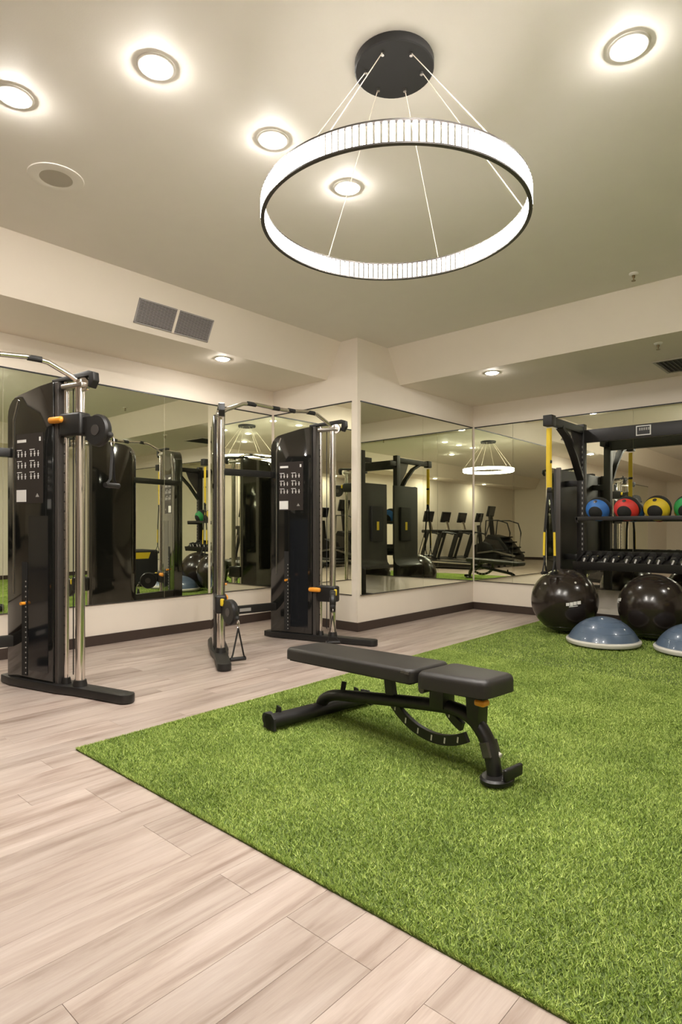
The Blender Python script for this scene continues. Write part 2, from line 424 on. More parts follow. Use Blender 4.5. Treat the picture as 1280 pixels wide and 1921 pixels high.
# wall vent on the sloping soffit face
def soffit_vent():
    ang = math.atan2(YS0-YS1, ZC-ZS)
    zc = 2.785; yc = YS0-(zc-ZS)*(YS0-YS1)/(ZC-ZS)
    t = thing('air_vent', 'grey double air vent grille on the sloping soffit face', 'vent', (2.80, yc, zc)); t.rotation_euler = (ang, 0, 0)
    w2, h2 = .352, .098
    b = B()
    for x0, x1, z0, z1 in ((-w2, w2, h2-.012, h2), (-w2, w2, -h2, -h2+.012), (-w2, -w2+.012, -h2, h2), (w2-.012, w2, -h2, h2)): b.b2(x0, x1, -.008, .002, z0, z1)
    b.obj('frame', 'louvre', t, smooth=False)
    B().b2(-.011, .011, -.010, .002, -h2, h2).obj('mullion', 'wall', t, smooth=False)
    B().b2(-w2+.01, w2-.01, -.001, .003, -h2+.01, h2-.01).obj('backing', 'grille', t, smooth=False)
    sl = B().box((0,0,0), (w2-.024, .008, .0022), Matrix.Rotation(R(35), 4, 'X')).mesh('slat', 'louvre', smooth=False)
    vr = B().b2(-.0012, .0012, -.003, .001, -h2+.012, h2-.012).mesh('bar', 'louvre', smooth=False)
    for sx in (-1, 1):
        for k in range(14): link('slat', sl, t, (sx*w2/2, -.004, -h2+.022+k*(2*h2-.044)/13))
        for k in range(11): link('bar', vr, t, (sx*(.025+k*(w2-.05)/10), 0, 0))
soffit_vent()
# return grille in the rack soffit
t = thing('return_grille', 'dark square return air grille in the soffit underside over the rack', 'vent', (6.54, 1.38, ZS))
b = B()
for x0, x1, y0, y1 in ((-.25,.25,.25,.275), (-.25,.25,-.275,-.25), (-.275,-.25,-.275,.275), (.25,.275,-.275,.275)): b.b2(x0, x1, y0, y1, -.012, .001)
b.obj('frame', 'spkgrille', t, smooth=False)
B().b2(-.25, .25, -.25, .25, -.003, -.0005).obj('backing', 'grille', t, smooth=False)
sl = B().box((0,0,0), (.5, .022, .002), Matrix.Rotation(R(40), 4, 'X')).mesh('slat', 'smoke', smooth=False)
for k in range(13): link('slat', sl, t, (0, -.225+k*.0375, -.011))

# ================================================================== CHANDELIER
def chandelier():
    cx, cy = 2.021, 1.525; r = .545; zb, zt = 2.332, 2.414
    t = thing('ring_chandelier', 'large round ring chandelier of lit crystal rods hung from a black canopy', 'chandelier', (cx, cy, ZC))
    B().lathe([(0,0),(.163,0),(.165,-.004),(.165,-.034),(.160,-.038),(0,-.038)], n=48).obj('canopy', 'canopy', t)
    for nm, z0, z1 in (('bottom_rail', zb, zb+.006), ('top_rail', zt-.006, zt)):
        b = B(); n = 120
        rg = []
        for rr, zz in ((r-.0075, z0), (r+.0075, z0), (r+.0075, z1), (r-.0075, z1)):
            rg.append(b.ring((0,0,zz-ZC), (1,0,0), (0,1,0), rr, rr, n))
        b.skin(rg, closed=True); b.obj(nm, 'smoke', t)
    rod = B().cyl((0,0,zb+.008-ZC), (0,0,zt-.008-ZC), .0086, 8).mesh('crystal_rod', 'crystal')
    n = 138
    for i in range(n):
        a = 2*PI*i/n; link('crystal_rod', rod, t, (r*math.cos(a), r*math.sin(a), 0))
    for k in range(6):
        a = R(13.4+60*k); p = (.115*math.cos(a), .115*math.sin(a), -.037); q = (r*math.cos(a), r*math.sin(a), zt-ZC)
        c = B().cyl(p, q, .0019, 6).obj('suspension_cable', 'cable', t)
        B().cyl((p[0],p[1],-.036), (p[0],p[1],-.05), .007, 8).obj('cable_grip', 'steel', c)
chandelier()

# ================================================================== FUNCTIONAL TRAINERS
PHI = R(24)
def trainer(loc, rz, label, hs, cat='cable machine'):
    """hs = carriage heights of the left and right tower"""
    t = thing('cable_machine', label, cat, loc, rz, 'dual tower cable machines')
    for sg, hc in ((-1, hs[0]), (1, hs[1])):
        d = Vector((sg*math.sin(PHI), -math.cos(PHI), 0)); n = Vector((-sg*math.cos(PHI), -math.sin(PHI), 0)); c = Vector((sg*.580, 0, 0)) - d*.80
        T = Matrix(((d.x, n.x, 0, c.x), (d.y, n.y, 0, c.y), (0, 0, 1, 0), (0, 0, 0, 1)))
        # base foot
        poly = [(.06,-.045),(.06,.045),(.20,.075),(.66,.075),(.80,.055)]
        poly += [(1.20+.055*math.cos(R(a)), .055*math.sin(R(a))) for a in range(75, -76, -15)] + [(.80,-.055),(.66,-.075),(.20,-.075)]
        B(T).prism(poly, 0.004, .058, axes=((1,0,0),(0,1,0),(0,0,1))).obj('foot', 'blackmet', t, bevel=.008)
        # shroud
        prof = [(.14,.055),(.605,.055),(.605,2.025),(.47,2.01),(.34,1.985)]
        prof += [(.27+.13*math.cos(R(a)), 1.83+.14*math.sin(R(a))) for a in range(95, 181, 17)]
        sh = B(T).prism(prof, -.05, .05).obj('shroud', 'gloss', t, bevel=.012)
        B(T).prism([(.205,.62),(.214,.62),(.214,1.80),(.265,1.93),(.256,1.938),(.205,1.81)], .0505, .054).obj('edge_strip', 'steel', sh)
        # see-through front with weight stack slot
        B(T).b2(.300, .352, .0505, .0545, .08, .84).obj('stack_slot', 'rubber', sh, smooth=False)
        dot = B(T)
        for k in range(19): dot.cyl((.342, .054, .10+k*.034), (.342, .0565, .10+k*.034), .0052, 8)
        dot.obj('pin_holes', 'grey', sh)
        pb = B(T).cyl((.330, .0545, .565), (.330, .085, .565), .011, 12); pb.obj('selector_pin', 'orange', sh)
        B(T).b2(.365, .56, .0505, .0520, .12, 1.15).obj('stack_window', 'screen', sh, smooth=False)
        # placard with exercise pictures
        pl = B(T).b2(.240, .510, .0505, .0535, 1.235, 1.70).obj('placard', 'placard', sh, smooth=False)
        b = B(T)
        b.b2(.252, .345, .0538, .0546, 1.643, 1.662); b.b2(.475, .491, .0538, .0546, 1.645, 1.672)
        for ci in range(2):
            for ri in range(3):
                x0 = .250+ci*.130; z0 = 1.55-ri*.075
                b.b2(x0, x0+.05, .0538, .0546, z0+.040, z0+.045)
                for k in range(3):
                    xx = x0+.014+k*.036
                    b.b2(xx-.004, xx+.004, .0538, .0546, z0-.004, z0+.022)
                    b.cyl((xx, .0538, z0+.029), (xx, .0546, z0+.029), .005, 8)
                    b.b2(xx-.010, xx+.010, .0538, .0546, z0+.012, z0+.016)
        b.obj('pictograms', 'white', pl, smooth=False)['kind'] = 'stuff'
        B(T).b2(.246, .345, .0538, .0550, 1.245, 1.325).obj('sticker', 'white', pl, smooth=False)
        B(T).prism([(.44,1.275),(.475,1.275),(.4575,1.30)], .0538, .0546).obj('warning_mark', 'grey', pl, smooth=False)
        # posts
        B(T).b2(.608, .640, -.04, .04, .055, 2.02).obj('post', 'smoke', t, smooth=False, bevel=.004)
        for s, nm, rr in ((.672, 'guide_tube', .016), (.80, 'guide_tube', .030)):
            B(T).cyl((s, 0, .055), (s, 0, 2.02), rr, 18).obj(nm, 'chrome', t)
            B(T).cyl((s, 0, .055), (s, 0, .095), rr+.016, 18, rr+.008).obj('tube_socket', 'blackmet', t)
        holes = B(T)
        for k in range(26): holes.cyl((.672, .0155, .25+k*.062), (.672, .0172, .25+k*.062), .006, 8)
        holes.obj('adjustment_holes', 'rubber', t)
        B(T).cyl((.737, 0, .12), (.737, 0, 1.98), .004, 6).obj('cable', 'rubber', t)
        # top bracket and pulley
        B(T).prism([(.56,2.02),(.56,2.045),(.90,2.068),(.945,2.055),(.95,2.0),(.92,1.955),(.895,1.965),(.905,2.035)], -.024, .024).obj('top_bracket', 'blackmet', t, bevel=.006)
        B(T).lathe([(.0,-.012),(.044,-.012),(.040,0),(.044,.012),(.0,.012)], (.838, 0, 1.99), 22, 'Y').obj('top_pulley', 'chrome', t)
        B(T).rbox((.755, 0, 1.985), (.20, .07, .035), .010).obj('tube_cap', 'steel', t)
        # carriage
        ca = B(T).rbox((.752, 0, hc), (.20, .095, .15), .018).obj('carriage', 'blackmet', t)
        B(T).rbox((.635, .045, hc+.035), (.13, .05, .042), .018).obj('release_handle', 'orange', ca)
        # the pulley swivels round the front tube; the low ones hang turned inward
        T2 = T @ Matrix.Translation((.80, 0, 0)) @ Matrix.Rotation((R(62) if sg > 0 else R(24)) if hc < 1 else 0, 4, 'Z') @ Matrix.Translation((-.80, 0, 0))
        B(T2).rbox((.875, -.025, hc+.02), (.03, .03, .06), .01).obj('grip_button', 'yel', ca)
        hb = B(T2); hb.lathe([(.0,-.026),(.092,-.026),(.102,-.012),(.102,.012),(.092,.026),(.0,.026)], (.965, 0, hc-.05), 28, 'Y')
        hb.b2(.85, .95, -.022, .022, hc-.06, hc+.04); hb.obj('pulley_housing', 'blackmet', ca)
        B(T2).lathe([(.0,-.029),(.034,-.029),(.034,.029),(.0,.029)], (.965, 0, hc-.05), 20, 'Y').obj('pulley_hub', 'smoke', ca)
        # cable end, clip and strap handle
        e = Vector((1.055, 0, hc-.085))
        st = B(T2).sphere(e+Vector((.015,0,0)), .020, 14, 8).obj('cable_stop', 'rubber', ca)
        cl = [(e.x+.035+.014*math.cos(a), 0, e.z-.045+.030*math.sin(a)) for a in [2*PI*i/14 for i in range(14)]]
        B(T2).tube(cl, .0045, 6, up=(0,1,0), closed=True).obj('clip', 'chrome', st)
        lh = min(.24, hc-.20)
        hz = e.z-.075
        B(T2).tube([(e.x+.035, 0, hz), (e.x+.012, -.035, hz-lh*.85), (e.x+.02, -.055, hz-lh)], 0, 8, flat=(.004, .012), up=(1,0,0)).tube([(e.x+.035, 0, hz), (e.x+.055, .035, hz-lh*.85), (e.x+.04, .055, hz-lh)], 0, 8, flat=(.004, .012), up=(1,0,0)).obj('handle_strap', 'rubber', st)
        B(T2).cyl((e.x+.02, -.062, hz-lh), (e.x+.04, .062, hz-lh), .016, 12).obj('handle_grip', 'blackmet', st)
        if sg == -1: TL = T
        else: TR = T
    a = TL @ Vector((.60, 0, 0)); bq = TR @ Vector((.60, 0, 0))
    m = lambda s, z, w=0: (TL @ Vector((s, w, z)), TR @ Vector((s, w, z)))
    # cross members
    p, q = m(.165, 1.585); B().rect([p, q], .05, .06).obj('crossbar', 'blackmet', t, bevel=.006)
    p, q = m(.20, .30); B().rect([p, q], .05, .075).obj('lower_crossbar', 'blackmet', t, bevel=.006)
    B().box(((p.x+q.x)/2-.05, p.y-.0265, .30), (.12, .003, .03)).obj('maker_plate', 'grey', t, smooth=False)
    # pull-up bar
    p, q = m(.80, 2.005)
    pts = [p, p.lerp(q, .05)+Vector((0,.0,.035)), p.lerp(q, .17)+Vector((0,-.02,.095)), p.lerp(q, .27)+Vector((0,-.03,.105)), p.lerp(q, .40)+Vector((0,-.05,.090)), p.lerp(q, .5)+Vector((0,-.05,.085)),
           p.lerp(q, .60)+Vector((0,-.05,.090)), p.lerp(q, .73)+Vector((0,-.03,.105)), p.lerp(q, .83)+Vector((0,-.02,.095)), p.lerp(q, .95)+Vector((0,0,.035)), q]
    pu = B().tube(pts, .0165, 12).obj('pull_up_bar', 'chrome', t)
    for f0, f1 in ((.20,.27), (.73,.80), (.40,.46), (.54,.60)):
        z0 = .1 if f0 in (.20,.73) else .088; yy = -.028 if f0 in (.20,.73) else -.05
        B().cyl(p.lerp(q, f0)+Vector((0,yy,z0+.002)), p.lerp(q, f1)+Vector((0,yy,z0)), .0185, 12).obj('bar_grip', 'rubber', pu)
    return t
trainer((3.565, 3.93, 0), R(-9), 'black and chrome dual cable machine standing by the mirrored corner', (.45, .45))
trainer((1.185, 3.938, 0), R(-9), 'black and chrome dual cable machine with a raised orange-handled carriage, farther from the corner', (1.74, 1.735))

# ================================================================== BENCH
def bench():
    ax = Vector((-.119, -.993, 0)).normalized(); rz = math.atan2(ax.y, ax.x)
    t = thing('weight_bench', 'black padded adjustable weight bench standing on the turf', 'bench', (2.445, 2.355, .0185), rz)
    # local: x forward (head to seat), y = left of that; the camera sees the -y... side
    def pad(x0, x1, w0, w1, zt, th, name, r=.03):
        b = B()
        t_ = bmesh.new(); bmesh.ops.create_cube(t_, size=1)
        for v in t_.verts:
            k = v.co.x+.5; wd = w0+(w1-w0)*k
            v.co = Vector((x0+(x1-x0)*k, v.co.y*wd, zt-th/2+v.co.z*th))
        vert = [e for e in t_.edges if abs((e.verts[0].co-e.verts[1].co).z) > th*.9]
        bmesh.ops.bevel(t_, geom=vert, offset=.045, segments=5, profile=.5, affect='EDGES')
        top = [e for e in t_.edges if all(abs(v.co.z-zt) < 1e-5 for v in e.verts) and len(e.link_faces) == 2 and e.calc_face_angle(0) > .5]
        bmesh.ops.bevel(t_, geom=top, offset=r, segments=4, profile=.5, affect='EDGES')
        SL = lambda q: q.co.z + .046*(q.co.x-.55)
        for v in t_.verts: v.co.z = SL(v)
        b.merge(t_); o = b.obj(name, 'vinyl', t)
        zz = zt-th
        B().b2(x0+.03, x1-.03, -min(w0,w1)/2+.02, min(w0,w1)/2-.02, zz-.012, zz+.002).obj('pad_board', 'rubber', o, smooth=False)
        for v in o.children[0].data.vertices: v.co.z = SL(v)
        return o
    bp = pad(-.168, .806, .275, .285, .408, .062, 'back_pad', .020)
    B().box((.765, -.136, .402), (.05, .012, .012)).obj('maker_tag', 'smoke', bp, smooth=False)
    pad(.822, 1.185, .285, .225, .408, .074, 'seat_pad', .028)
    # spine
    sp = [(.0, 0, .050), (.010, 0, .080), (.04, 0, .108), (.09, 0, .130), (.18, 0, .150), (.55, 0, .205), (.85, 0, .245), (.93, 0, .250), (1.0, 0, .243), (1.05, 0, .222), (1.09, 0, .185), (1.115, 0, .145), (1.135, 0, .09), (1.15, 0, .012)]
    def smooth_path(P, n=4):
        P = [Vector(p) for p in P]; out = []
        for i in range(len(P)-1):
            p0, p1, p2, p3 = P[max(i-1,0)], P[i], P[i+1], P[min(i+2,len(P)-1)]
            for k in range(n):
                u = k/n; out.append(.5*((2*p1)+(-p0+p2)*u+(2*p0-5*p1+4*p2-p3)*u*u+(-p0+3*p1-3*p2+p3)*u**3))
        return out+[P[-1]]
    fr = B().tube(smooth_path(sp), 0, 14, flat=(.030, .037), up=(0,1,0)).obj('frame_spine', 'blackmet', t)
    B().box((1.124, 0, .125), (.040, .078, .064), Matrix.Rotation(R(-18), 4, 'Y')).obj('frame_label', 'smoke', fr, smooth=False, bevel=.004)
    B().cyl((1.15, .02, .105), (1.165, .02, .10), .010, 10).obj('label_rivet', 'offwhite', fr)
    # rear foot
    rf = B().tube([(0, -.355, .038), (0, .355, .038)], 0, 14, flat=(.046, .038)).obj('rear_foot', 'blackmet', t)
    for s in (-1, 1):
        B().prism([(-.05,0),(.05,0),(.046,.06),(.02,.082),(-.046,.076)], s*.349-.006, s*.349+.006).obj('end_cap', 'rubber', rf)
        B().cyl((-.06, s*.30, .036), (-.06, s*.335, .036), .034, 18).obj('wheel', 'rubber', rf)
        B().prism([(-.05,.03),(.01,.03),(.0,.10),(-.03,.105)], s*.28-.004, s*.28+.004).obj('wheel_bracket', 'blackmet', rf)
    for yy in (-.06, .06): B().cyl((0, yy, .06), (0, yy, .076), .009, 8).obj('bolt', 'steel', rf)
    # pads' supports
    B().prism([(.825,.24),(.905,.245),(.905,.352),(.825,.348)], -.042, .042).obj('hinge_block', 'blackmet', t, bevel=.004)
    B().prism([(1.03,.225),(1.085,.20),(1.095,.365),(1.02,.36)], -.035, .035).obj('seat_post', 'blackmet', t, bevel=.004)
    B().cyl((.828, -.10, .33), (.828, .10, .33), .017, 12).obj('hinge_pin', 'smoke', t)
    B().rbox((1.115, -.045, .325), (.05, .05, .026), .009).obj('seat_knob', 'orange', t)
    # adjustment sector
    def sector(cx, cz, r, a0, a1, th, name, tick):
        out = [(cx+(r+th/2)*math.cos(R(a0+(a1-a0)*i/24)), cz+(r+th/2)*math.sin(R(a0+(a1-a0)*i/24))) for i in range(25)]
        inn = [(cx+(r-th/2)*math.cos(R(a0+(a1-a0)*i/24)), cz+(r-th/2)*math.sin(R(a0+(a1-a0)*i/24))) for i in range(25)]
        o = B().prism(out+inn[::-1], -.012, .012).obj(name, 'blackmet', t, smooth=False, bevel=.002)
        for a in tick:
            p = Vector((cx+r*math.cos(R(a)), 0, cz+r*math.sin(R(a))))
            for s in (-1, 1): B().box((p.x, s*.0125, p.z), (.007, .002, .026), Matrix.Rotation(R(8), 4, 'Y')).obj('angle_mark', 'offwhite', o, smooth=False)
        return o
    sector(.82, .46, .368, 219, 300, .046, 'back_angle_sector', (230, 243, 256, 269, 281, 293))
    B().prism([(.49,.31),(.56,.31),(.565,.348),(.49,.348)], -.022, .022).obj('sector_bracket', 'blackmet', t, bevel=.003)
    B().prism([(.505,.34),(.55,.34),(.575,.22),(.565,.20),(.525,.20)], -.016, .016).obj('sector_arm', 'blackmet', t, smooth=False)
    sector(1.045, .355, .185, 208, 250, .040, 'seat_angle_sector', (226,))
    B().cyl((.16, .02, .17), (.16, .03, .215), .014, 12).obj('lift_peg', 'rubber', t)
    # front foot
    ff = B().lathe([(0,-.012),(.064,-.012),(.066,.004),(.058,.012),(0,.014)], (1.16, 0, .012), 24).obj('front_foot', 'blackmet', t)
    for v in ff.data.vertices: v.co.y *= 1.25
    B().rbox((1.215, .03, .045), (.02, .125, .05), .008).obj('toe_pedal', 'blackmet', t).rotation_euler = (0, 0, 0)
bench()

# ================================================================== BALLS AND DOMES
def gym_ball(x, y, r, label, logo_dir, rz):
    t = thing('exercise_ball', label, 'exercise ball', (x, y, .0185), rz, 'exercise balls on the turf')
    b = B(); b.sphere((0,0,r*.985), r, 56, 36, .985); b.obj('ball_skin', 'ballblk', t)
    # grooves: raised rings around the poles
    for k, a in enumerate((-58, -50, 50, 58)):
        rr = r*math.cos(R(a)); zz = r*.985*(1+math.sin(R(a)))
        B().tube([(rr*math.cos(2*PI*i/40), rr*math.sin(2*PI*i/40), zz) for i in range(40)], .003, 6, closed=True).obj('ridge', 'ballblk', t)
    th, ph = logo_dir
    b = B()
    def strip(a0, a1, e0, e1, n=6):
        rr = r*1.004; row = []
        for i in range(n+1):
            a = R(th+a0+(a1-a0)*i/n)
            row.append([b._v([(rr*math.cos(R(e))*math.cos(a), rr*math.cos(R(e))*math.sin(a), r*.985+rr*.985*math.sin(R(e)))])[0] for e in (ph+e0+.12*(a0+(a1-a0)*i/n), ph+e1+.12*(a0+(a1-a0)*i/n))])
        for p, q in zip(row, row[1:]): b._f([p[0], q[0], q[1], p[1]])
    for a0, a1, e0, e1 in ((-8,-4.6,-1.8,1.6), (-4.2,-.8,-2.2,1.9), (-.4,3,-1.7,2.2), (3.4,7.4,-1.3,2.4), (-5,4,-3.4,-2.6)): strip(a0*1.6, a1*1.6, e0*1.5, e1*1.5)
    b.obj('printed_logo', 'white', t)
    B().lathe([(0,-.004),(.010,-.004),(.010,.004),(0,.006)], (0,0,0), 12).obj('valve', 'offwhite', t).matrix_local = Matrix.Translation((-r*.55, -r*.55, r*.985+r*.62)) @ Vector((-.55,-.55,.62)).to_track_quat('Z','Y').to_matrix().to_4x4()
gym_ball(6.03, 2.405, .322, 'dark exercise ball with a light logo, beside the rack upright', (217, 1), 0)
gym_ball(6.21, 1.63, .310, 'dark exercise ball under the medicine balls, behind the second balance dome', (120, 10), 0)
def dome(x, y, r, label):
    t = thing('balance_dome', label, 'balance trainer', (x, y, .0185), 0, 'blue balance domes')
    B().lathe([(0,.0),(r*.90,.0),(r*.97,.006),(r,.022),(r*1.0,.036),(r*.975,.046),(r*.93,.05),(0,.05)], n=56).obj('platform', 'offwhite', t)
    h = .195; r0 = r*.935; RR = (r0*r0+h*h)/(2*h); am = math.asin(min(1, r0/RR)); pr = [(RR*math.sin(am*(1-i/16)), .048+h-RR+RR*math.cos(am*(1-i/16))) for i in range(17)]
    d = B().lathe([(r*.955,.040),(r*.955,.05)]+pr, n=56).obj('dome', 'bosublue', t)
    for k in (.86, .68, .5):
        zz = .048+h-RR+math.sqrt(RR*RR-(r0*k)**2)
        B().tube([(r0*k*math.cos(2*PI*i/48), r0*k*math.sin(2*PI*i/48), zz) for i in range(48)], .0016, 6, closed=True).obj('dome_ridge', 'bosublue', d)
dome(5.673, 1.907, .318, 'blue rubber balance dome in front of the two exercise balls')
dome(5.79, 1.20, .312, 'blue rubber balance dome in front of the ball under the rack, farther from the upright')

# ================================================================== STORAGE RACK
RX, RY0, RY1 = 6.62, 2.45, 1.08
def rack():
    t = thing('storage_rack', 'tall dark steel storage rack with shelves for balls and dumbbells', 'rack', (RX, RY0, .0185))
    o = lambda b, n, m='rack', p=None, bv=.004: b.obj(n, m, p or t, bevel=bv)
    yl = RY1-RY0
    for yy in (0, yl):
        up = o(B().b2(-.042, .042, yy-.038, yy+.038, .08, 2.165), 'upright')
        o(B().b2(-.36, .33, yy-.045, yy+.045, 0.0, .085), 'base_foot')
        hl = B()
        for k in range(22): hl.b2(-.0432, -.0420, yy-.026, yy-.016, .75+k*.055, .775+k*.055)
        o(hl, 'hole_marks', 'grey', up, 0)
        # overhead arm toward the room with a brace
        ar = o(B().b2(-.86, -.04, yy-.032, yy+.032, 2.06, 2.135), 'overhead_arm')
        o(B().b2(-.90, -.80, yy-.045, yy+.045, 2.045, 2.15), 'arm_end', 'blackmet', ar)
        pts = [(-.60, yy, 2.065), (-.42, yy, 1.985), (-.22, yy, 1.80), (-.035, yy, 1.57)]
        o(B().rect(pts, .03, .075, up=(0,1,0)), 'arm_brace', 'blackmet', ar, 0)
        o(B().prism([(-.30,2.06),(-.04,2.06),(-.04,1.68),(-.10,1.74),(-.24,1.93)], yy-.006, yy+.006), 'gusset', 'smoke', ar, 0)
        o(B().b2(.04, .20, yy-.03, yy+.03, 2.0, 2.07), 'rear_stub')
    bm_ = o(B().b2(-.03, .03, yl, 0, 1.965, 2.10), 'top_beam')
    # maker plate on the beam
    pl = o(B().b2(-.036, -.030, -.70, -.56, 1.985, 2.085), 'maker_plate', 'white', bm_, 0)
    o(B().b2(-.038, -.036, -.69, -.57, 1.995, 2.075), 'plate_field', 'blackmet', pl, 0)
    lt = B()
    for k in range(5): lt.b2(-.0395, -.038, -.59-k*.021-.014, -.59-k*.021, 2.035, 2.062)
    o(lt, 'plate_lettering', 'grey', pl, 0)
    # ball shelf: two rails and end brackets
    for xx, zz, n in ((-.28, 1.1515, 'ball_rail'), (-.05, 1.1515, 'ball_rail')): o(B().b2(xx-.018, xx+.018, yl+.04, -.04, zz-.028, zz+.012), n)
    for yy in (-.055, yl+.055): o(B().b2(-.298, -.03, yy-.012, yy+.012, 1.10, 1.163), 'shelf_bracket')
    # dumbbell tray
    T = Matrix.Translation((-.16, 0, .715)) @ Matrix.Rotation(R(14), 4, 'Y').inverted()
    tr = B(T).b2(-.175, .16, yl+.03, -.03, -.012, 0); tr.b2(-.19, -.175, yl+.03, -.03, -.055, .03); tr.b2(.15, .165, yl+.03, -.03, -.02, .05)
    o(tr, 'dumbbell_tray')
    for yy in (-.05, yl+.05): o(B().prism([(-.33,.62),(-.04,.62),(-.04,.80),(-.33,.69)], yy-.008, yy+.008), 'tray_bracket', 'blackmet', t, 0)
    o(B().b2(-.03, .03, yl, 0, .01, .08), 'lower_beam')
    # tall side panel with an outward curved foot, and its bracket
    pp = [(.20, 0, .50)]
    P = B()
    prof = [(.20, 1.68), (.20, .62), (.21, .56), (.245, .515), (.29, .50), (.29, .478), (.235, .492), (.185, .545), (.172, .62), (.172, 1.68)]
    P.prism(prof, -.27, .33, axes=((0,1,0),(0,0,1),(1,0,0)))
    pn = o(P, 'side_panel', 'rack')
    o(B().b2(-.275, -.245, .125, .172, .5, 1.69), 'panel_post', 'smoke', pn)
    o(B().b2(-.04, .04, .038, .172, 1.50, 1.56), 'panel_bracket', 'blackmet', pn)
    o(B().b2(-.04, .04, .038, .172, .70, .76), 'panel_bracket', 'blackmet', pn)
    o(B().b2(-.05, .20, .20, .235, .86, 1.36), 'accessory_box', 'rubber', pn)
    o(B().b2(.05, .10, .2355, .2375, 1.02, 1.14), 'box_label', 'yel', pn, 0)
rack()
# medicine balls
def med_ball(y, mat, label):
    r = .124; x, z = RX-.165, 1.183
    t = thing('medicine_ball', label, 'medicine ball', (x, y, z), 0, 'medicine balls on the rack shelf')
    zc = math.sqrt((r)**2-.097**2)
    B().sphere((0,0,zc), r, 40, 24).obj('ball_core', 'rubber', t)
    # coloured band: chevron panels on both sides
    for sx in (-1, 1):
        b = B(); rr = r*1.012; rows = []
        ax = Vector((sx*math.cos(R(22)), 0, -math.sin(R(22)))); u1 = Vector((0,1,0)); u2 = ax.cross(u1)
        for i in range(40):
            a = 2*PI*i/40
            rows.append([b._v([Vector((0,0,zc))+(ax*math.cos(R(e))+(u1*math.cos(a)+u2*math.sin(a))*math.sin(R(e)))*rr])[0] for e in (33, 43, 53, 63, 73)])
        for p, q in zip(rows, rows[1:]+rows[:1]):
            for j in range(4): b._f([p[j], p[j+1], q[j+1], q[j]])
        b.obj('colour_band', mat, t)
    b = B(); b.lathe([(.0,0),(.019,0),(.0,.002)], n=14)
    o = b.obj('weight_mark', 'smoke', t)
    dv = Vector((-.80, 0, .60)); o.matrix_local = Matrix.Translation(Vector((0,0,zc))+dv*r*1.016) @ dv.to_track_quat('Z','Y').to_matrix().to_4x4()
for y, m, c in ((2.215, 'blue', 'blue'), (1.935, 'red', 'red'), (1.655, 'yel', 'yellow'), (1.385, 'green', 'green')):
    med_ball(y, m, f'black medicine ball with a {c} band on the rack shelf')
# dumbbells in pairs on the tray
def dumbbell(i, y, s):
    x, z = RX-.16, .7345
    ords = ['first', 'second', 'third', 'fourth', 'fifth', 'sixth', 'seventh', 'eighth', 'ninth', 'tenth', 'eleventh', 'twelfth']
    t = thing('dumbbell', f'small black dumbbell with chrome handle, {ords[i]} from the tall side panel of the rack', 'dumbbell', (x, y, z), 0, 'dumbbells on the rack tray')
    hr, L_ = .033*s, .062*s
    t.rotation_euler = (0, R(-14), R((-1)**i*5))
    for sx in (-1, 1):
        hx = [(hr*math.cos(R(60*k)), hr*math.sin(R(60*k))) for k in range(6)]
        B().prism(hx, sx*.045, sx*(.045+L_), axes=((0,1,0),(0,0,1),(1,0,0)), o=(0,0,hr*.866)).obj('head', 'rubber', t, smooth=False, bevel=.004)
        B().cyl((sx*(.045+L_), 0, hr*.866), (sx*(.047+L_), 0, hr*.866), hr*.62, 12).obj('end_plate', 'steel', t)
        B().box((sx*(.0475+L_), 0, hr*.866), (.002, .014, hr*1.25), Matrix.Rotation(R(24), 4, 'X')).obj('end_glint', 'white', t, smooth=False)  # slanted white bar: the glint of the chrome, painted on as colour
    B().cyl((-.05, 0, hr*.866), (.05, 0, hr*.866), .0135, 12).obj('handle', 'chrome', t)
for i in range(12): dumbbell(i, RY0-.115-i*.104, 1.0+.045*i/2)

# suspension trainer hanging from the arm end
def suspension(y, label):
    x = RX-.85
    t = thing('suspension_strap', label, 'suspension trainer', (x, y, 2.044), 0, 'yellow suspension straps')
    B().rect([(0,0,0), (0,0,-.30), (.004,0,-.60)], .046, .005, up=(1,0,0)).rect([(-.008,.006,-.0), (-.010,.010,-.36), (-.004,.008,-.60)], .040, .004, up=(1,0,0)).obj('yellow_strap', 'yellow', t, smooth=False)
    B().rbox((0,0,-.33), (.02, .05, .03), .006).obj('buckle', 'blackmet', t)
    B().rbox((0,0,-.605), (.024, .045, .05), .008).obj('equalizer', 'blackmet', t)
    for s in (-1, 1):
        lg = B().rect([(0, s*.012, -.62), (0, s*.045, -1.0), (.0, s*.05, -1.30)], .026, .005, up=(1,0,0)).obj('leg_strap', 'rubber', t, smooth=False)
        B().rect([(-.004, s*.05, -1.02), (-.004, s*.055, -1.25)], .022, .004, up=(1,0,0)).obj('yellow_tail', 'yellow', lg, smooth=False)
        B().tube([(0, s*.05, -1.30), (-.05, s*.05, -1.42), (.05, s*.05, -1.42)], .008, 8, up=(0,1,0), closed=True).obj('handle_loop', 'rubber', lg)
        B().cyl((-.055, s*.05, -1.42), (.055, s*.05, -1.42), .016, 12).obj('handle', 'blackmet', lg)
suspension(RY0, 'yellow suspension strap hanging from the rack arm beside the exercise ball')
suspension(RY1, 'yellow suspension strap hanging from the far arm of the rack')

# plyo box seen in the mirrors
t = thing('plyo_box', 'black soft plyometric box with a yellow panel standing past the rack', 'plyo box', (5.6, .53, .0185), R(4))
B().rbox((0,0,.32), (.62, .62, .64), .03).obj('box_body', 'rubber', t)
for s in (-1, 1): B().prism([(-.16,.60),(.16,.60),(.12,.49),(-.12,.49)], s*.309, s*.313).obj('yellow_panel', 'yel', t, smooth=False)

